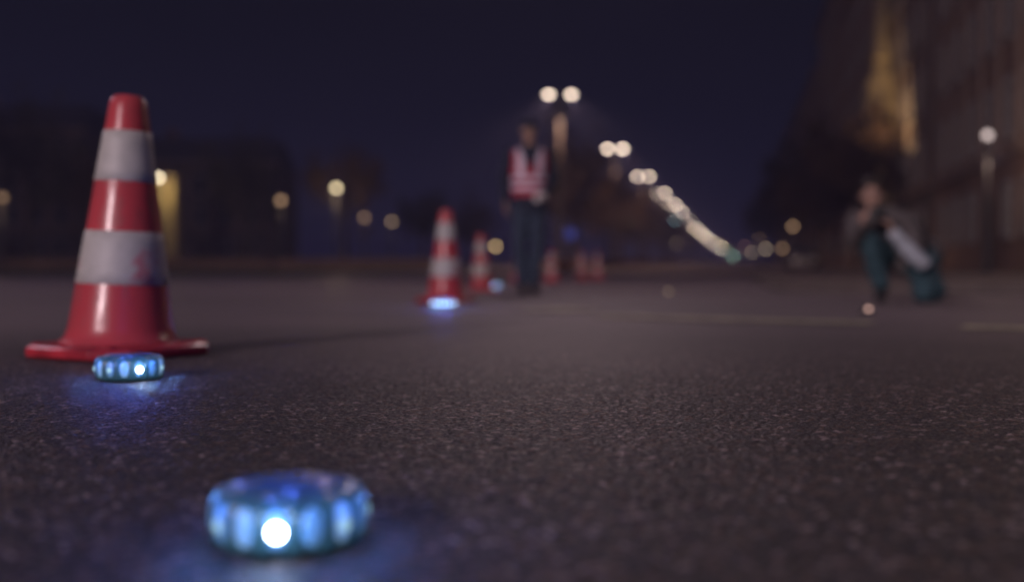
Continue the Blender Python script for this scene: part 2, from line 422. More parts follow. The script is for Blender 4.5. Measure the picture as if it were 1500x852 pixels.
street_lamp(10.4, 'added twin fill lamp left of the crossing, unseen outside the picture', (-16, 18, 0), 0, 1, 0, 'street lamps near the crossing')  # post and light added out of view to brighten the ground
glight('POINT', 'lamp_light', (-16, 17.6, 10.0), 900, (.97, .78, 1), None, .6)
street_lamp(10.4, 'added twin fill lamp right of the crossing, unseen outside the picture', (16, 18.0, .1), 0, 1, 0, 'street lamps near the crossing')  # added out of view as fill for the right half of the road
glight('POINT', 'lamp_light', (16, 17.6, 10.0), 900, (1, .72, .60), None, .6)
hl = thing('added_fill_lamp', 'added fill lamp on a cable over the crossing, unseen above the picture', 'added fill lamp', (1.0, 18, 8.6))  # unseen lamp and cable, added to brighten the middle of the road
put('cable', loft(bmesh.new(), [(-17, 0, .9), (-8, 0, .55), (0, 0, .4), (8, 0, .55), (15, 0, .9)], [.015] * 5, (0, 0, 1), 8), 'darkmetal', hl)
put('lamp_head', lathe(bmesh.new(), [(.03, .42), (.08, .36), (.32, .10), (.34, .06), (.28, .06)], 24), 'darkmetal', hl, True)
put('lamp_glass', ell(bmesh.new(), (0, 0, .06), (.25, .25, .10)), emit('added fill lamp glow', (1, .75, .65), 8, (.02, .02, .02)), hl, True)
glight('POINT', 'lamp_light', (0, 0, -.5), 620, (1, .74, .76), hl, .30)

# ------------------------------------------------------------------ lantern posts
def lantern(px_, py_, depth, label, D, col, r=.2, power=0, name='lantern_post', cat='lantern', lcol=(1, .7, .4), group='lanterns round the crossing', base=None):
    x = px(px_, depth); gz = g(depth) if base is None else base; H = hz(py_, depth) - gz
    root = thing(name, label, cat, (x, depth, gz), 0, group)
    bm = lathe(bmesh.new(), [(.13, 0), (.13, .3), (.08, .4), (.055, H * .8), (.045, H - r * .95)], 14)
    put('pole', bm, 'darkmetal', root, True)
    c = lathe(bmesh.new(), [(.05, H - r * 1.05), (.10, H - r * .9), (.06, H - r * .8)], 14); put('collar', c, 'darkmetal', root, True)
    gl = bmesh.new(); ell(gl, (0, 0, H), (r, r, r), seg=18)
    put('lamp_glass', gl, bowl_emit('lantern glow', D, depth, math.pi * r * r, col), root, True)
    cp = lathe(bmesh.new(), [(r * .55, H + r * .86), (r * .35, H + r * 1.08), (.03, H + r * 1.2), (.015, H + r * 1.45)], 14); put('cap', cp, 'darkmetal', root, True)
    if power: glight('POINT', 'lamp_light', (0, -r - .6, H - .9), power, lcol, root)
    return root
W = (1, .84, .58); O = (1, .60, .34)
lantern(4, 290, 60, 'dim orange lantern at the left edge of the picture', .13, O, power=60)
lantern(233, 261, 90, 'bright warm lantern beside the yellow lit pillar', .95, W, power=230, lcol=(1, .78, .35))
lantern(412, 294, 75, 'orange lantern alone between the big cone and the tree', .20, O, power=60)
lantern(493, 276, 80, 'bright yellowish lantern in front of the left tree', .66, (1, .80, .48), power=350)
lantern(534, 319, 95, 'dim lantern just right of the left tree', .11, O, power=40)
lantern(574, 325, 100, 'dim lantern left of the middle cones', .12, (1, .66, .38), power=40)
lantern(726, 361, 140, 'small amber lantern between the second cone and the standing person', .34, (1, .66, .30), r=.22)
lantern(924, 327, 120, 'dim greenish lantern below the second twin street lamp', .10, (.8, .9, .6))
lantern(990, 356, 170, 'very dim brown lantern under the chain of street lamps', .05, (1, .7, .5), r=.25)
lantern(1161, 332, 150, 'upper lantern above the pale parked car', .16, O, r=.25)
lantern(1146, 364, 180, 'low lantern left of the pale parked car', .13, O, r=.25)
lantern(1122, 365, 220, 'lantern second left of the pale parked car', .14, (1, .75, .5), r=.28)
lantern(1101, 370, 260, 'distant lantern low over the right kerb', .10, (1, .75, .5), r=.3)
lantern(1112, 350, 230, 'faint tall lantern behind the group on the right kerb', .035, O, r=.28)
lantern(1090, 362, 300, 'faint reddish lantern next to the green traffic light', .05, (1, .45, .4), r=.35)
lantern(1445, 199, 34, 'white lantern on a tall post before the right facade', .42, (1, .80, .76), r=.12, power=90, lcol=(1, .7, .5))

def traffic_light(px_, py_, depth, label, D, col):
    x = px(px_, depth); gz = g(depth); H = hz(py_, depth) - gz
    root = thing('traffic_light', label, 'traffic light', (x, depth, gz), 0)
    put('pole', lathe(bmesh.new(), [(.09, 0), (.07, H + .9)], 12), 'darkmetal', root, True)
    put('housing', box(bmesh.new(), -.25, .25, -.32, -.08, H - .4, H + 1.1), 'darkmetal', root, bevel=.03)
    for k in range(3):
        b = bmesh.new(); ell(b, (0, -.33, H + k * .42), (.19, .06, .19))
        put('lens', b, bowl_emit('signal glow', D, depth, math.pi * .19 ** 2, col) if k == 0 else 'pane', root, True)
traffic_light(1073, 376, 330, 'green traffic light at the end of the lamp chain', .16, (.65, .95, .82))
traffic_light(988, 322, 140, 'blue green traffic light tucked among the far street lamps', .07, (.5, .85, .95))

# round blue sign
sx, sy = px(835, 60), 60
root = thing('traffic_sign', 'round blue traffic sign on a post near the first street lamp', 'sign', (sx, sy, g(sy)))
put('pole', lathe(bmesh.new(), [(.035, 0), (.035, 2.5)], 10), 'darkmetal', root, True)
b = lathe(bmesh.new(), [(.33, 0), (.33, .02)], 32); bmesh.ops.transform(b, matrix=Matrix.Translation((0, -.05, 2.1)) @ Matrix.Rotation(R(90), 4, 'X'), verts=b.verts)
pl = put('sign_face', b, 'signblue', root)
glight('POINT', 'sign_lamp', (0, -.9, 2.1), 3, (.3, .4, 1), root)

# ------------------------------------------------------------------ trees
def tree_meshes(seed, H, cr, leafm, nleaf=2600):
    rnd = random.Random(seed)
    tb = bmesh.new(); tips = []
    loft(tb, [(0, 0, -.1), (.03, .02, H * .2), (-.04, .05, H * .42), (0, 0, H * .62)], [.26, .19, .14, .09], seg=10)
    for k in range(11):
        z0 = H * rnd.uniform(.28, .6); a = rnd.uniform(0, 6.28); L_ = cr * rnd.uniform(.6, 1.0); up = rnd.uniform(.5, 1.3)
        p1 = (math.cos(a) * L_ * .5, math.sin(a) * L_ * .5, z0 + L_ * up * .45); p2 = (math.cos(a + .2) * L_, math.sin(a + .2) * L_, z0 + L_ * up)
        loft(tb, [(0, 0, z0), p1, p2], [.09, .055, .02], seg=6); tips += [p1, p2, p2]
        for _ in range(2):
            b_ = a + rnd.uniform(-.9, .9); q = (p1[0] + math.cos(b_) * L_ * .5, p1[1] + math.sin(b_) * L_ * .5, p1[2] + rnd.uniform(.1, .6) * L_)
            loft(tb, [p1, q], [.04, .012], seg=5); tips.append(q)
    lb = bmesh.new()
    for _ in range(46): tips.append((rnd.gauss(0, cr * .42), rnd.gauss(0, cr * .42), H * .7 + rnd.gauss(0, H * .14)))
    for i in range(nleaf):
        t = tips[rnd.randrange(len(tips))]; s = rnd.uniform(.10, .24)
        c = Vector((t[0] + rnd.gauss(0, .42), t[1] + rnd.gauss(0, .42), t[2] + rnd.gauss(0, .42)))
        e_ = Euler((rnd.uniform(0, 6), rnd.uniform(0, 6), rnd.uniform(0, 6))).to_matrix()
        v = [lb.verts.new(c + e_ @ Vector(q)) for q in ((-s, 0, 0), (0, -s * .5, s * .1), (s, 0, 0), (0, s * .5, s * .1))]
        lb.faces.new(v)
    def mk(name, bm, m):
        me = bpy.data.meshes.new(name); bm.to_mesh(me); bm.free(); me.materials.append(M[m]); return me
    return mk('trunk', tb, 'bark'), mk('crown', lb, leafm)
TM = [tree_meshes(1, 9, 3.0, 'leaf'), tree_meshes(2, 11, 3.4, 'leaf', 3200), tree_meshes(3, 8, 2.6, 'leaf2'), tree_meshes(4, 14, 4.2, 'leaf2', 4200)]
def tree(k, x, y, label, group, sc=1., rz=0.):
    root = thing('tree', label, 'tree', (x, y, g(y)), rz, group); root.scale = (sc,) * 3
    for nm, me in zip(('trunk', 'crown'), TM[k]):
        o = bpy.data.objects.new(nm, me); COL.objects.link(o); o.parent = root
# median trees beside the lamp row
for i, (y, off, k, sc) in enumerate(((66, 1.1, 0, 1.0), (78, -1.6, 1, .9), (92, 1.4, 0, .95), (104, -1.2, 2, 1.1), (122, 1.3, 1, .8), (140, -1.5, 0, 1), (165, 1.2, 0, 1.05), (195, -1.4, 1, .95), (240, 1.3, 0, 1.1))):
    x, _ = LR(y, off - 1.5)
    tree(k, x, y, '%s reddish street tree from the near end of the median row' % words[i], 'trees of the median', sc, i * 1.3)
left = [((505, 86), 1, .95, 'broad tree lit by the bright lantern left of the middle cones'), ((620, 120), 2, 1.1, 'dark tree behind the second cone'),
        ((690, 135), 0, 1.0, 'dark tree left of the standing person'), ((360, 98), 3, .9, 'tall dark tree just right of the big cone'),
        ((45, 85), 3, 1.0, 'tall dark tree near the left edge'), ((130, 95), 1, 1.0, 'brownish tree behind the big cone on its left')]
for i, ((xp, y), k, sc, lab) in enumerate(left): tree(k, px(xp, y), y, lab, 'trees beyond the crossing', sc, i * .9)
for i, (y, off, k, sc) in enumerate(((62, 7.6, 1, .9), (84, 7.4, 0, 1.2), (108, 7.6, 3, 1.0), (140, 7.5, 1, 1.2), (180, 7.5, 3, 1.0), (240, 7.5, 3, 1.1))):
    tree(k, STREET * y + off, y, '%s tree from the near end along the right hand facades' % words[i], 'trees along the right facades', sc, i * 1.7)

# ------------------------------------------------------------------ buildings
WIN = None
def window_meshes():
    f = bmesh.new()
    for a in ((-.62, .62, -1.02, -.9), (-.62, .62, .9, 1.12), (-.62, -.5, -.9, .9), (.5, .62, -.9, .9)):
        box(f, a[0], a[1], -.09, .02, a[2], a[3])
    box(f, -.72, .72, -.16, .02, -1.12, -1.02); box(f, -.03, .03, -.05, .0, -.9, .9); box(f, -.5, .5, -.048, 0, .28, .34)
    p = bmesh.new(); box(p, -.5, .5, -.028, -.012, -.9, .9)
    out = []
    for n_, b_, m in (('window', f, 'frame'), ('pane', p, 'pane')):
        me = bpy.data.meshes.new(n_); bmesh.ops.recalc_face_normals(b_, faces=b_.faces); b_.to_mesh(me); b_.free(); me.materials.append(M[m]); out.append(me)
    return out
WIN = window_meshes()
def building(name, label, loc, rz, length, depth, storeys, wm, group, sh=3.7, step=2.9, cat='building', roof=True):
    """front face lies on local y=0 looking towards -y; x runs 0..length"""
    root = thing(name, label, cat, loc, rz, group)
    H = storeys * sh + 1.2
    put('wall', box(bmesh.new(), 0, length, 0, depth, -1.5, H), wm, root)
    c = bmesh.new(); box(c, -.2, length + .2, -.45, .3, H - .45, H + .1); put('cornice', c, 'trim', root)
    put('string_course', box(bmesh.new(), -.1, length + .1, -.25, .0, sh + .45, sh + .75), 'trim', root)
    nc = int((length - 1.4) / step); x0 = (length - (nc - 1) * step) / 2
    for i in range(nc + 1):
        xx = x0 + (i - .5) * step
        if xx > .3 and xx < length - .3: put('pilaster', box(bmesh.new(), xx - .28, xx + .28, -.16, 0, sh + .78, H - .5), 'trim', root)
    if roof:
        r = bmesh.new(); v = [r.verts.new(p) for p in ((0, 0, H + .1), (length, 0, H + .1), (length, depth, H + .1), (0, depth, H + .1), (1, 2.5, H + 3.2), (length - 1, 2.5, H + 3.2), (length - 1, depth - 2.5, H + 3.2), (1, depth - 2.5, H + 3.2))]
        for f in ((0, 1, 5, 4), (1, 2, 6, 5), (2, 3, 7, 6), (3, 0, 4, 7), (4, 5, 6, 7)): r.faces.new([v[i] for i in f])
        rf = put('roof', r, 'roof', root)
        ch = bmesh.new(); box(ch, length * .3, length * .3 + 1.4, depth * .4, depth * .4 + .8, H + 2.8, H + 4.6); put('chimney', ch, 'wall_b', rf)
    for s in range(storeys):
        for i in range(nc):
            if s == 0 and i == nc // 2:
                d = bmesh.new(); box(d, x0 + i * step - .75, x0 + i * step + .75, -.05, .02, .05, 2.9); dd = put('door', d, 'wood', root, bevel=.02)
                h_ = bmesh.new(); ell(h_, (x0 + i * step + .5, -.09, 1.1), (.05, .05, .05)); put('handle', h_, 'rim', dd, True)
                continue
            wo = bpy.data.objects.new('window', WIN[0]); COL.objects.link(wo); wo.parent = root
            wo.location = (x0 + i * step, 0, s * sh + 2.25); wo.scale = (1.05, 1, 1.05 if s else .95)
            po = bpy.data.objects.new('pane', WIN[1]); COL.objects.link(po); po.parent = wo
    return root
ang = math.atan2(1, STREET)          # street direction
# right side facades: local +x runs back towards the camera so that the front looks at the street
yb = 30
blist = [(22, 6, 'wall_b', 'nearest brown stone building at the right edge'), (21, 6, 'wall_c', 'grey building right behind the crouching person'),
         (24, 6, 'wall_b', 'brown building just beyond the golden turret'), (24, 7, 'wall_a', 'sand coloured tall building above the pale parked car'),
         (30, 6, 'wall_b', 'distant brown building on the right street side'), (36, 6, 'wall_c', 'farthest but one grey block on the right street side'), (44, 6, 'wall_b', 'farthest building closing the right row of facades')]
for i, (ln, st, wm, lab) in enumerate(blist):
    y1 = yb + ln * math.sin(ang)                      # far end
    building('town_house', lab, (STREET * y1 + 10.3, y1, g(y1 if y1 < 60 else yb)), ang + math.pi, ln, 11, st, wm, 'facades along the right side')
    yb = y1 + .4
for i, (x, ln, st, wm, lab) in enumerate(((-95, 24, 6, 'wall_b', 'dark brown block at the far left edge'), (-70, 20, 4, 'wall_c', 'dark grey block behind the big cone'), (-49, 21, 3, 'wall_c', 'dim brown block between the big cone and the left tree'))):
    building('apartment_block', lab, (x, 118 + i * 2, g(118)), 0, ln, 12, st, wm, 'blocks beyond the crossing on the left')
# golden floodlit turret
ty = 64; tx = px(1290, ty)
root = thing('turret', 'slender golden floodlit stone turret above the crouching person', 'turret', (tx, ty, g(ty)))
put('shaft', lathe(bmesh.new(), [(.8, -.5), (.8, 6.3), (.95, 6.6), (.95, 7.0), (1.12, 7.4), (1.14, 10.6), (1.02, 11.4), (.72, 12.2), (.50, 12.9), (.48, 18)], 28), 'gold', root, True)
put('cornice', lathe(bmesh.new(), [(.49, 12.9), (.62, 13.05), (.62, 13.25), (.49, 13.4)], 28), 'gold', root)
put('spire', lathe(bmesh.new(), [(.62, 18), (.62, 18.3), (.45, 18.8), (.2, 21), (.03, 24)], 20), 'roof', root, True)
for a in range(5):
    b = bmesh.new(); aa = R(-90 + (a - 2) * 50); box(b, -.22, .22, -.04, .04, 7.8, 9.6, Matrix.Rotation(aa + R(90), 4, 'Z') @ Matrix.Translation((0, -1.13, 0)))
    put('window', b, 'pane', root)
fl = thing('floodlight', 'small floodlight on a bracket lighting the golden turret', 'floodlight', (tx - 2.0, ty - 9, g(ty)))
put('pole', lathe(bmesh.new(), [(.06, 0), (.05, 5.0)], 10), 'darkmetal', fl, True)
hd = put('lamp_head', box(bmesh.new(), -.16, .16, -.12, .12, 5.0, 5.2), 'darkmetal', fl, bevel=.02)
glight('SPOT', 'flood_beam', (0, .16, 5.3), 2400, (1, .68, .36), fl, 0, (1.6, 9, 12.4), 50, .9)
# yellow lit pillar on the left
pxx = px(246, 92)
root = thing('stone_pillar', 'pale yellow pillar lit by the lantern behind the big cone', 'pillar', (pxx, 92, g(92)))
put('shaft', box(bmesh.new(), -.85, .85, -.6, .6, -.2, 7.9), 'gold', root, bevel=.05)
put('cap', box(bmesh.new(), -1.0, 1.0, -.75, .75, 7.9, 8.2), 'trim', root, bevel=.05)
put('plinth', box(bmesh.new(), -1.0, 1.0, -.75, .75, -.2, 1.0), 'trim', root, bevel=.05)

# ------------------------------------------------------------------ parked car (seen from the front)
def parked_car(x, y, label, rz):
    root = thing('parked_car', label, 'car', (x, y, g(y) + .10 * 0), rz)
    # loft along length, front towards -y
    sec = [(-2.1, .78, .30, .62, .60), (-1.95, .86, .24, .74, .70), (-1.2, .89, .22, .86, .78), (-.75, .90, .22, .95, .80), (-.1, .90, .22, 1.38, .58), (.4, .90, .22, 1.45, .60), (1.0, .90, .22, 1.42, .60), (1.6, .89, .22, 1.08, .70), (2.0, .86, .26, .98, .72), (2.1, .80, .34, .9, .7)]
    bm = bmesh.new(); rings = []
    for yy, wd, zb, zt, wt in sec:
        sh = min(.9, zt - .06) if zt < 1.0 else .9
        pr = [(-wd * .9, zb), (-wd, zb + .12), (-wd, sh - .05), (-wd * .96, sh), (-wt, zt - .05), (-wt * .8, zt), (wt * .8, zt), (wt, zt - .05), (wd * .96, sh), (wd, sh - .05), (wd, zb + .12), (wd * .9, zb)]
        rings.append([bm.verts.new((a, yy, z)) for a, z in pr])
    for A, B in zip(rings, rings[1:]):
        for k in range(12):
            j = (k + 1) % 12; bm.faces.new((A[k], A[j], B[j], B[k]))
    bm.faces.new(rings[0][::-1]); bm.faces.new(rings[-1])
    body = put('body', bm, 'carpaint', root, True, bevel=.02)
    b = bmesh.new(); v = [b.verts.new(p) for p in ((-.70, -.76, .97), (.70, -.76, .97), (.52, -.16, 1.37), (-.52, -.16, 1.37))]; b.faces.new(v)
    bmesh.ops.solidify(b, geom=b.faces[:], thickness=.015); put('windscreen', b, 'pane', root)
    for s in (-1, 1):
        b = bmesh.new(); v = [b.verts.new(p) for p in ((s * .88, -.6, .93), (s * .88, 1.35, .93), (s * .63, .95, 1.38), (s * .63, .0, 1.38))]; b.faces.new(v)
        bmesh.ops.solidify(b, geom=b.faces[:], thickness=.02); put('side_window', b, 'pane', root)
        b = bmesh.new(); ell(b, (s * .62, -2.06, .62), (.17, .06, .09)); put('headlight', b, 'signwhite', root, True)
        b = bmesh.new(); ell(b, (s * .98, -.5, 1.0), (.11, .06, .07)); put('mirror', b, 'carpaint', root, True)
        b = bmesh.new(); ell(b, (s * .68, 2.08, .72), (.14, .04, .08)); put('tail_light', b, 'vest', root, True)
        for yy in (-1.35, 1.3):
            b = lathe(bmesh.new(), [(.20, -.11), (.31, -.11), (.33, -.07), (.33, .07), (.31, .11), (.20, .11)], 24); bmesh.ops.transform(b, matrix=Matrix.Translation((s * .82, yy, .33)) @ Matrix.Rotation(R(90), 4, 'Y'), verts=b.verts)
            wh = put('wheel', b, 'rubber', root, True)
            b = lathe(bmesh.new(), [(.19, -.115), (.2, .115)], 20); bmesh.ops.transform(b, matrix=Matrix.Translation((s * .82, yy, .33)) @ Matrix.Rotation(R(90), 4, 'Y'), verts=b.verts); put('rim', b, 'rim', wh)
    b = bmesh.new(); box(b, -.45, .45, -2.125, -2.07, .34, .52); put('grille', b, 'rubber', root, bevel=.01)
    b = bmesh.new(); box(b, -.26, .26, -2.14, -2.127, .38, .48); put('number_plate', b, 'signwhite', root)
    return root
parked_car(px(1175, 70), 70, 'pale parked car facing the viewer by the right facades', R(-12))

# ------------------------------------------------------------------ thin night haze
hm = bpy.data.materials.new('night haze'); hm.use_nodes = True; ht = hm.node_tree
ht.nodes.remove(ht.nodes['Principled BSDF']); pv = ht.nodes.new('ShaderNodeVolumePrincipled')
pv.inputs['Color'].default_value = (.50, .51, .95, 1); pv.inputs['Density'].default_value = .0015; pv.inputs['Anisotropy'].default_value = .2
ht.links.new(pv.outputs[0], ht.nodes['Material Output'].inputs['Volume'])
tag(put('haze', box(bmesh.new(), -455, 455, -75, 1105, -1.5, 34), hm), kind='stuff')

# ------------------------------------------------------------------ traffic cones
def cone(x, y, label, rz=0., lean=(0., 0.), gz=None):
    root = thing('traffic_cone', label, 'traffic cone', (x, y, g(y)), 0, 'traffic cones across the road')
    # base: square with cut corners
    b = bmesh.new(); hs = .204; ch = .075; T = .036
    def outline(s, z):
        h_, c_ = hs * s, ch * s
        return [b.verts.new((p[0], p[1], z)) for p in ((-h_ + c_, -h_), (h_ - c_, -h_), (h_, -h_ + c_), (h_, h_ - c_), (h_ - c_, h_), (-h_ + c_, h_), (-h_, h_ - c_), (-h_, -h_ + c_))]
    rs = [outline(.98, .004), outline(1, .010), outline(1, T - .008), outline(.95, T), outline(.80, T + .004)]
    for A, B in zip(rs, rs[1:]):
        for k in range(8): b.faces.new((A[k], A[(k + 1) % 8], B[(k + 1) % 8], B[k]))
    b.faces.new(rs[0][::-1]); b.faces.new(rs[-1])
    for sx_ in (-1, 1):                                # moulded lugs on the rim
        for sy_ in (-1, 1): ell(b, (sx_ * .15, sy_ * .15, T), (.022, .022, .006), seg=10)
    ba = put('base', b, 'base_red', root, True, bevel=.009); ba.rotation_euler = (0, 0, rz)
    Ht, r0, r1 = .722, .144, .047
    rad = lambda z: r0 + (r1 - r0) * (z - .04) / (Ht - .04)
    prof = [(r0 + .022, T), (r0 + .012, T + .006), (r0 + .002, T + .02)] + [(rad(z), z) for z in (.08, .2, .35, .5, .6, .68, .697)] + [(rad(.712) - .003, .712), (rad(.722) - .010, .721), (rad(.722) - .022, .722), (.024, .720), (.024, .69)]
    b = lathe(bmesh.new(), prof, 48); body = put('cone_body', b, 'cone_red', root, True)
    for z0, z1 in ((.200, .345), (.482, .622)):
        pr = [(rad(z0) + .0002, z0), (rad(z0) + .0022, z0 + .001)] + [(rad(z) + .0022, z) for z in (z0 + (z1 - z0) * k / 4 for k in (1, 2, 3))] + [(rad(z1) + .0022, z1 - .001), (rad(z1) + .0002, z1)]
        put('reflective_band', lathe(bmesh.new(), pr, 48, cap=False), 'cone_white', body, True)
    body.rotation_euler = (lean[1], lean[0], 0)
    return root
def P(xp, depth): return px(xp, depth), depth
C1 = (px(176, 2.86), 2.86)
cone(*C1, 'large near red and white traffic cone with scuffed lower band', R(-45 + 14 + 90), (R(2.2), 0))
cone(*P(653, 8.0), 'second red and white cone, with a row of blue lights at its foot', R(-35), (R(.4), 0))
cone(*P(706, 13.1), 'third red and white cone, just left of the standing person', R(10), (R(-1), 0))
cone(*P(758, 24.5), 'small distant cone beside the left leg of the standing person', R(20))
cone(*P(808, 24.0), 'small distant cone just right of the standing person', R(50))
cone(*P(852, 26.5), 'small distant cone under the first street lamp, second from right', R(5))
cone(*P(875, 27.5), 'rightmost and farthest small traffic cone', R(30))

# ------------------------------------------------------------------ round blue warning beacons
b_lens = emit('beacon lens glow', (.26, .54, .86), .19, (.1, .25, .5))
b_lens2 = emit('beacon lens bright glow', (.38, .64, .95), .34, (.1, .25, .5))
b_ledrow = emit('beacon row LED', (.50, .72, 1.0), 11)
b_led = emit('beacon LED', (.72, .86, 1.0), 26)
b_led2 = emit('beacon side LED', (.45, .80, 1.0), .8)
b_house = emit('beacon translucent housing', (.13, .36, .58), .08, (.02, .06, .08))
b_top = emit('beacon top glow', (.10, .25, .6), .05, (.02, .05, .09))
def beacon(x, y, label, rz=0., Rr=.075, H=.052, power=.16, hot=2, n=14, allhot=False, ks=1.):
    root = thing('warning_beacon', label, 'warning beacon', (x, y, g(y) + .003), rz, 'blue warning beacons on the road')
    rf = lambda r, z, a: r * (1 - .075 * (0.5 + 0.5 * math.cos(n * a)) * (1 if r > Rr * .7 else 0))
    prof = [(Rr * .90, 0), (Rr * .98, .004), (Rr, .010), (Rr, H * .5), (Rr, H - .012), (Rr * .965, H - .004), (Rr * .88, H), (Rr * .5, H + .001), (.004, H + .001)]
    put('housing', lathe(bmesh.new(), prof, n * 12, rfun=rf), b_house, root, True)
    put('top_plate', lathe(bmesh.new(), [(Rr * .74, H - .001), (Rr * .72, H + .003), (Rr * .2, H + .004), (.002, H + .004)], 40), b_top, root, True)
    # facing camera: local angle -90 deg minus rz
    for k in range(n):
        a = 2 * math.pi * k / n
        b = bmesh.new(); rot = Matrix.Rotation(a, 3, 'Z')
        ell(b, rot @ Vector((Rr * .935, 0, H * .5)), (.0045, Rr * .150, H * .36), rot, seg=14)
        d = abs(((a + rz + math.pi / 2 + math.pi) % (2 * math.pi)) - math.pi)
        ls = put('lens', b, b_lens2 if (k * 7 + hot) % 3 == 0 else b_lens, root, True)
        if k % 2 == 0 or allhot:
            b = bmesh.new(); c = rot @ Vector((Rr * .985, 0, H * .47)); rr = .0058
            main = (k == hot)
            ell(b, c, (rr * .6, rr, rr) if not main else (rr * .8, rr * 1.15, rr * 1.15), rot, seg=12)
            put('led', b, b_ledrow if allhot else (b_led if main else b_led2), ls, True)
    for k in range(7):
        a = k * 2 * math.pi / 7 + .3 - rz
        glight('POINT', 'beacon_light', (math.cos(a) * (Rr + .02), math.sin(a) * (Rr + .02), H * .9), power * .32, (.10, .30, 1.0), root)
    glight('POINT', 'beacon_top_light', (0, 0, H + .12), power * 6.0, (.07, .15, 1.0), root)
    a = 2 * math.pi * hot / n
    glight('POINT', 'beacon_front_light', (math.cos(a) * (Rr + .035), math.sin(a) * (Rr + .035), H * .7), power * .9, (.40, .66, 1.0), root)
    return root
# hot LED index 2 -> local angle 2*2pi/14 = 51.4 deg; should look at -90 deg (towards the camera)
A2 = math.degrees(2 * math.pi * 2 / 14)
beacon(px(423, .875), .875, 'nearest blue glowing beacon, cut by the bottom of the picture', R(-90 - A2 + 3), Rr=.066, H=.045)
beacon(px(189, 2.22), 2.22, 'ribbed blue beacon standing before the base of the big cone', R(-90 - A2 + 37), Rr=.071, H=.048)
beacon(px(649, 6.85), 6.85, 'blue beacon with a row of bright lights before the second cone', R(-90 - A2), allhot=True, power=.3)
beacon(px(726, 17.0), 17.0, 'farthest blue beacon, just right of the third cone', R(-90 - A2), allhot=True, power=.3)

# small lights lying on the road
def marker(xp, yp, label, D, col):
    depth = 1500 * (CAM_H - .025) / (yp - 400)
    root = thing('marker_light', label, 'marker light', (px(xp, depth), depth, g(depth) + .003))
    put('housing', lathe(bmesh.new(), [(.04, 0), (.042, .004), (.03, .018), (.02, .03), (.012, .04)], 24), 'rubber', root, True)
    b = bmesh.new(); ell(b, (0, -.028, .024), (.014, .008, .012)); put('lens', b, bowl_emit('marker glow', D, depth, math.pi * .014 * .012, col), root, True)
marker(1270, 453, 'small pinkish light on the road in front of the crouching person', .15, (1, .6, .5))
marker(979, 427, 'tiny faint light alone in the middle of the road', .035, (1, .7, .45))

# ------------------------------------------------------------------ people
def hand(bm, w_, d, up, curl=.6, mirror=1, sc=1.):
    """palm and five fingers from wrist point w_ towards d; up = back of the hand"""
    w_ = Vector(w_); d = Vector(d).normalized(); up = Vector(up); up = (up - d * up.dot(d)).normalized(); s = d.cross(up) * mirror
    loft(bm, [w_, w_ + d * .035 * sc, w_ + d * .085 * sc], [(.026 * sc, .018 * sc), (.038 * sc, .016 * sc), (.040 * sc, .013 * sc)], s)
    for k, (o, L_) in enumerate(((-.030, .062), (-.010, .075), (.010, .080), (.030, .072))):
        p = w_ + d * .08 * sc + s * o * sc; dd = d
        for q in (.45, .32, .26):
            dd = (dd - up * curl * .75).normalized(); p2 = p + dd * L_ * q * sc
            caps(bm, p, .0085 * sc, p2, .0078 * sc, 8); p = p2
    p = w_ + d * .025 * sc + s * .028 * sc; dd = (d * .6 + s * .8 - up * .3).normalized()
    for L_ in (.035, .03, .025):
        p2 = p + dd * L_ * sc; caps(bm, p, .0105 * sc, p2, .0095 * sc, 8); p = p2; dd = (dd + d * .35 - s * .25).normalized()
def headmesh(bm, c, f):
    """head centre c, face direction f"""
    c = Vector(c); f = Vector(f).normalized(); s = f.cross(Vector((0, 0, 1))).normalized(); u = s.cross(f)
    B = Matrix((s, f, u)).transposed()
    W_ = lambda a, b, z: c + s * a + f * b + u * z
    ell(bm, W_(0, -.01, .02), (.076, .096, .105), B, 20); ell(bm, W_(0, .028, -.055), (.052, .058, .06), B, 16)
    ell(bm, W_(0, .055, -.10), (.03, .025, .02), B, 10)
    ell(bm, W_(0, .098, -.018), (.013, .02, .016), B, 10); ell(bm, W_(0, .090, .008), (.009, .014, .03), B, 10)
    ell(bm, W_(0, .080, .036), (.055, .014, .011), B, 12)
    ell(bm, W_(0, .086, -.058), (.024, .010, .006), B, 10); ell(bm, W_(0, .083, -.069), (.020, .011, .007), B, 10)
    for q in (-1, 1):
        ell(bm, W_(q * .078, -.005, -.01), (.010, .02, .032), B, 10); ell(bm, W_(q * .042, .066, -.03), (.02, .018, .02), B, 10)
    return B, W_

# -- standing person in a red and white vest
sy_ = 11.3; sxp = px(775, sy_)
root = thing('person', 'standing person in a red and white reflective vest, dark cap and dark clothes', 'person', (sxp, sy_, 0), R(4))
K = 1.055
bm = bmesh.new(); S = lambda *p: tuple(v * K for v in p)
loft(bm, [S(0, 0, .86), S(0, 0, 1.0), S(0, 0, 1.15), S(0, 0, 1.35), S(0, .01, 1.47), S(0, .01, 1.52)], [(.15, .11), (.155, .115), (.13, .10), (.165, .115), (.16, .095), (.06, .06)])
loft(bm, [S(0, .01, 1.48), S(0, -.005, 1.62)], [.058, .055])
B, Wf = headmesh(bm, S(0, -.01, 1.70), (0, -1, -.12))
EL, ER, WL, WR = S(-.265, .03, 1.19), S(.275, .01, 1.19), S(-.25, -.06, .95), S(.13, -.25, 1.03)
for sg, el, wr in ((-1, EL, WL), (1, ER, WR)):
    caps(bm, S(sg * .18, .01, 1.45), .055, el, .042); caps(bm, el, .042, wr, .027)
hand(bm, WL, (.05, -.15, -1), (-1, 0, 0), .35, 1); hand(bm, WR, (-.5, -.6, -.15), (.2, -.3, 1), .9, -1)
legs = [((-.085, 0, .90), (-.095, -.02, .50), (-.075, .02, .09)), ((.085, 0, .90), (.09, -.03, .50), (.05, .01, .09))]
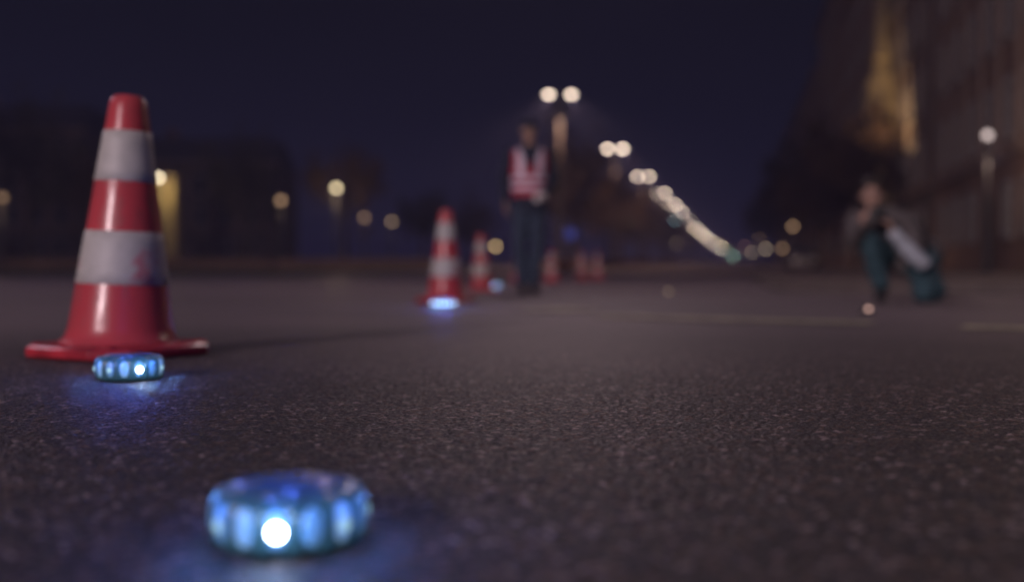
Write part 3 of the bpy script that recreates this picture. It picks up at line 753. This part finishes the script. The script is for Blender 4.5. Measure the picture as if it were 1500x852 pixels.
for h_, k_, a_ in legs: caps(bm, S(*h_), .085, S(*k_), .055); caps(bm, S(*k_), .055, S(*a_), .037); caps(bm, S(a_[0], a_[1], .05), .035, S(a_[0], a_[1] - .17, .03), .025)
put('body', remesh(bm, .0065, 2), 'skin', root, True)
for q in (-1, 1):
    b = bmesh.new(); ell(b, Wf(q * .032, .078, .012), (.012,) * 3, seg=10); put('eye', b, 'eye', root, True)
bm = bmesh.new()
loft(bm, [S(0, 0, .84), S(0, 0, 1.0), S(0, 0, 1.15), S(0, 0, 1.35), S(0, .01, 1.47), S(0, .01, 1.545)], [(.185, .145), (.18, .14), (.165, .135), (.195, .145), (.185, .12), (.075, .075)])
for sg, el, wr in ((-1, EL, WL), (1, ER, WR)): caps(bm, S(sg * .185, .01, 1.45), .078, el, .060); caps(bm, el, .060, Vector(wr) + (Vector(el) - Vector(wr)) * .06, .044)
put('jacket', wrinkle(remesh(bm, .013, 3), .013), 'navy', root, True)
bm = bmesh.new(); loft(bm, [S(0, 0, .80), S(0, 0, .9), S(0, 0, 1.0)], [(.17, .125), (.168, .125), (.155, .12)])
for h_, k_, a_ in legs: caps(bm, S(*h_), .108, S(*k_), .082); caps(bm, S(*k_), .080, S(a_[0], a_[1], .13), .068)
put('trousers', wrinkle(remesh(bm, .013, 3), .013), 'trouser', root, True)
for h_, k_, a_ in legs:
    b = bmesh.new(); caps(b, S(a_[0], a_[1], .16), .056, S(a_[0], a_[1], .06), .052); loft(b, [S(a_[0], a_[1] + .07, .045), S(a_[0], a_[1] - .05, .05), S(a_[0], a_[1] - .15, .04), S(a_[0], a_[1] - .20, .03)], [(.042, .042), (.05, .05), (.05, .036), (.035, .024)])
    ell(b, S(a_[0], a_[1] - .06, .02), (.052, .15, .018)); put('boot', remesh(b, .01, 2), 'boot', root, True)
b = bmesh.new(); ell(b, Wf(0, -.012, .06), (.088, .106, .068), B, 20); ell(b, Wf(0, .10, .045), (.066, .055, .008), B, 14)
put('cap', remesh(b, .007, 2), 'navy', root, True)
b = bmesh.new(); ell(b, Wf(0, -.035, -.01), (.080, .080, .075), B, 16); put('hair', b, 'hair', root, True)
b = bmesh.new(); hand(b, WR, (-.5, -.6, -.15), (.2, -.3, 1), .9, -1, 1.12); put('glove', remesh(b, .006, 1), 'glove', root, True)
bm = bmesh.new()
loft(bm, [S(0, 0, 1.00), S(0, 0, 1.02), S(0, 0, 1.15), S(0, 0, 1.35), S(0, .01, 1.47), S(0, .01, 1.525)], [(.20, .16), (.205, .165), (.190, .155), (.222, .168), (.215, .142), (.105, .10)])
src = wrinkle(remesh(bm, .006, 2), .008)
bmesh.ops.delete(src, geom=[f for f in src.faces if (lambda c: (c.y < 0 and abs(c.x) < (c.z - 1.25 * K) * .42 and c.z > 1.25 * K) or c.z > 1.515 * K or c.z < 1.01 * K or (abs(c.x) > .19 and c.z > 1.33 * K))(f.calc_center_median())], context='FACES')
vest = put('vest', src, 'vest', root, True)
for keep in (lambda c: 1.078 * K < c.z < 1.125 * K, lambda c: 1.172 * K < c.z < 1.222 * K,
             lambda c: c.z > 1.225 * K and   .070 < c.x < .140, lambda c: c.z > 1.225 * K and -.140 < c.x < -.070):
    put('reflective_stripe', shell(vest, keep, .003), 'stripe', vest, True)

# -- crouching person at the right
root = thing('person', 'crouching person in teal trousers and grey jacket on the right, hands raised to the face', 'person', (0, 0, 0))
Hc = (2.80, 7.98, .835); F = (-.35, -.93, -.12)
neck = (2.88, 8.08, .71); chest = (2.98, 8.14, .60); pelvis = (3.20, 8.26, .36); side = (.86, -.5, 0)
shL, shR = (2.76, 8.21, .66), (3.10, 8.00, .64)
elL, wrL = (2.64, 7.93, .47), (2.625, 7.74, .59)
elR, wrR = (3.09, 7.80, .33), (2.86, 7.68, .53)
hpL, knL, anL = (3.05, 8.26, .38), (2.76, 7.93, .47), (2.87, 7.97, .08)
hpR, knR, anR = (3.28, 8.16, .34), (3.18, 7.90, .09), (3.40, 8.26, .09)
bm = bmesh.new()
loft(bm, [pelvis, (3.09, 8.2, .48), chest, (2.91, 8.09, .67)], [(.15, .12), (.135, .11), (.16, .11), (.12, .09)], side)
caps(bm, (2.92, 8.10, .66), .06, (2.83, 8.02, .76), .055)
B2, Wf2 = headmesh(bm, Hc, F)
for a, b_, c in ((shL, elL, wrL), (shR, elR, wrR)): caps(bm, a, .052, b_, .042); caps(bm, b_, .042, c, .027)
hand(bm, wrL, (.25, -.35, .9), (-.9, -.2, .2), .55, -1, .95); hand(bm, wrR, (-.45, -.3, .85), (.8, -.5, .2), .55, 1, .95)
for a, b_, c in ((hpL, knL, anL), (hpR, knR, anR)): caps(bm, a, .085, b_, .055); caps(bm, b_, .055, c, .037)
caps(bm, (2.87, 7.97, .05), .035, (2.80, 7.82, .03), .025); caps(bm, anR, .035, (3.45, 8.36, .04), .025)
put('body', remesh(bm, .0065, 2), 'skin', root, True)
for q in (-1, 1):
    b = bmesh.new(); ell(b, Wf2(q * .032, .078, .012), (.012,) * 3, seg=10); put('eye', b, 'eye', root, True)
b = bmesh.new(); ell(b, Wf2(0, -.022, .048), (.084, .098, .092), B2, 20); ell(b, Wf2(0, -.05, -.01), (.08, .065, .08), B2, 16); put('hair', remesh(b, .008, 2), 'hair', root, True)
bm = bmesh.new()
loft(bm, [(3.25, 8.30, .30), pelvis, (3.11, 8.22, .50), chest, (2.91, 8.10, .68), (2.885, 8.07, .715)], [(.19, .17), (.20, .18), (.19, .18), (.20, .15), (.155, .12), (.08, .08)], side)
ell(bm, (3.20, 8.33, .47), (.22, .16, .18)); ell(bm, (3.34, 8.34, .38), (.17, .16, .16))
caps(bm, shL, .080, elL, .062); caps(bm, elL, .060, wrL, .044); caps(bm, shR, .080, elR, .064)
put('jacket', wrinkle(remesh(bm, .012, 3), .013), 'greycloth', root, True)
b = bmesh.new(); caps(b, (3.11, 7.785, .315), .064, (2.97, 7.735, .43), .054); caps(b, (2.97, 7.735, .43), .054, wrR, .043); slv = put('sleeve', wrinkle(remesh(b, .009, 2), .012), 'palecloth', root, True); slv['label'] = 'pale grey lower sleeve'
bm = bmesh.new(); ell(bm, (3.20, 8.25, .33), (.17, .15, .13))
caps(bm, hpL, .11, knL, .085); caps(bm, knL, .083, (2.865, 7.965, .16), .072); caps(bm, hpR, .115, knR, .10); caps(bm, knR, .10, (3.36, 8.2, .10), .078)
caps(bm, (3.27, 7.96, .10), .10, (3.24, 8.1, .27), .12)
put('trousers', wrinkle(remesh(bm, .012, 3), .013), 'teal', root, True)
b = bmesh.new(); caps(b, (2.868, 7.966, .17), .054, (2.87, 7.97, .07), .05); caps(b, (2.88, 7.99, .055), .048, (2.80, 7.80, .045), .038); put('boot', remesh(b, .01, 2), 'boot', root, True)
b = bmesh.new(); caps(b, (3.37, 8.22, .10), .054, (3.42, 8.30, .09), .05); caps(b, (3.42, 8.30, .08), .05, (3.48, 8.38, .05), .042); put('boot', remesh(b, .01, 2), 'boot', root, True)
# the dark camera held up in front of the face
root = thing('camera', 'small black camera held up by the crouching person', 'camera', (2.725, 7.63, .68), R(-18))
put('body', box(bmesh.new(), -.065, .065, -.025, .03, -.045, .04), 'boot', root, bevel=.01)
b = lathe(bmesh.new(), [(.034, 0), (.036, .01), (.036, .06), (.030, .065)], 24); bmesh.ops.transform(b, matrix=Matrix.Translation((0, -.025, 0)) @ Matrix.Rotation(R(90), 4, 'X'), verts=b.verts)
put('lens', b, 'rubber', root, True)
put('viewfinder', box(bmesh.new(), -.02, .02, -.015, .025, .04, .062), 'boot', root, bevel=.005)
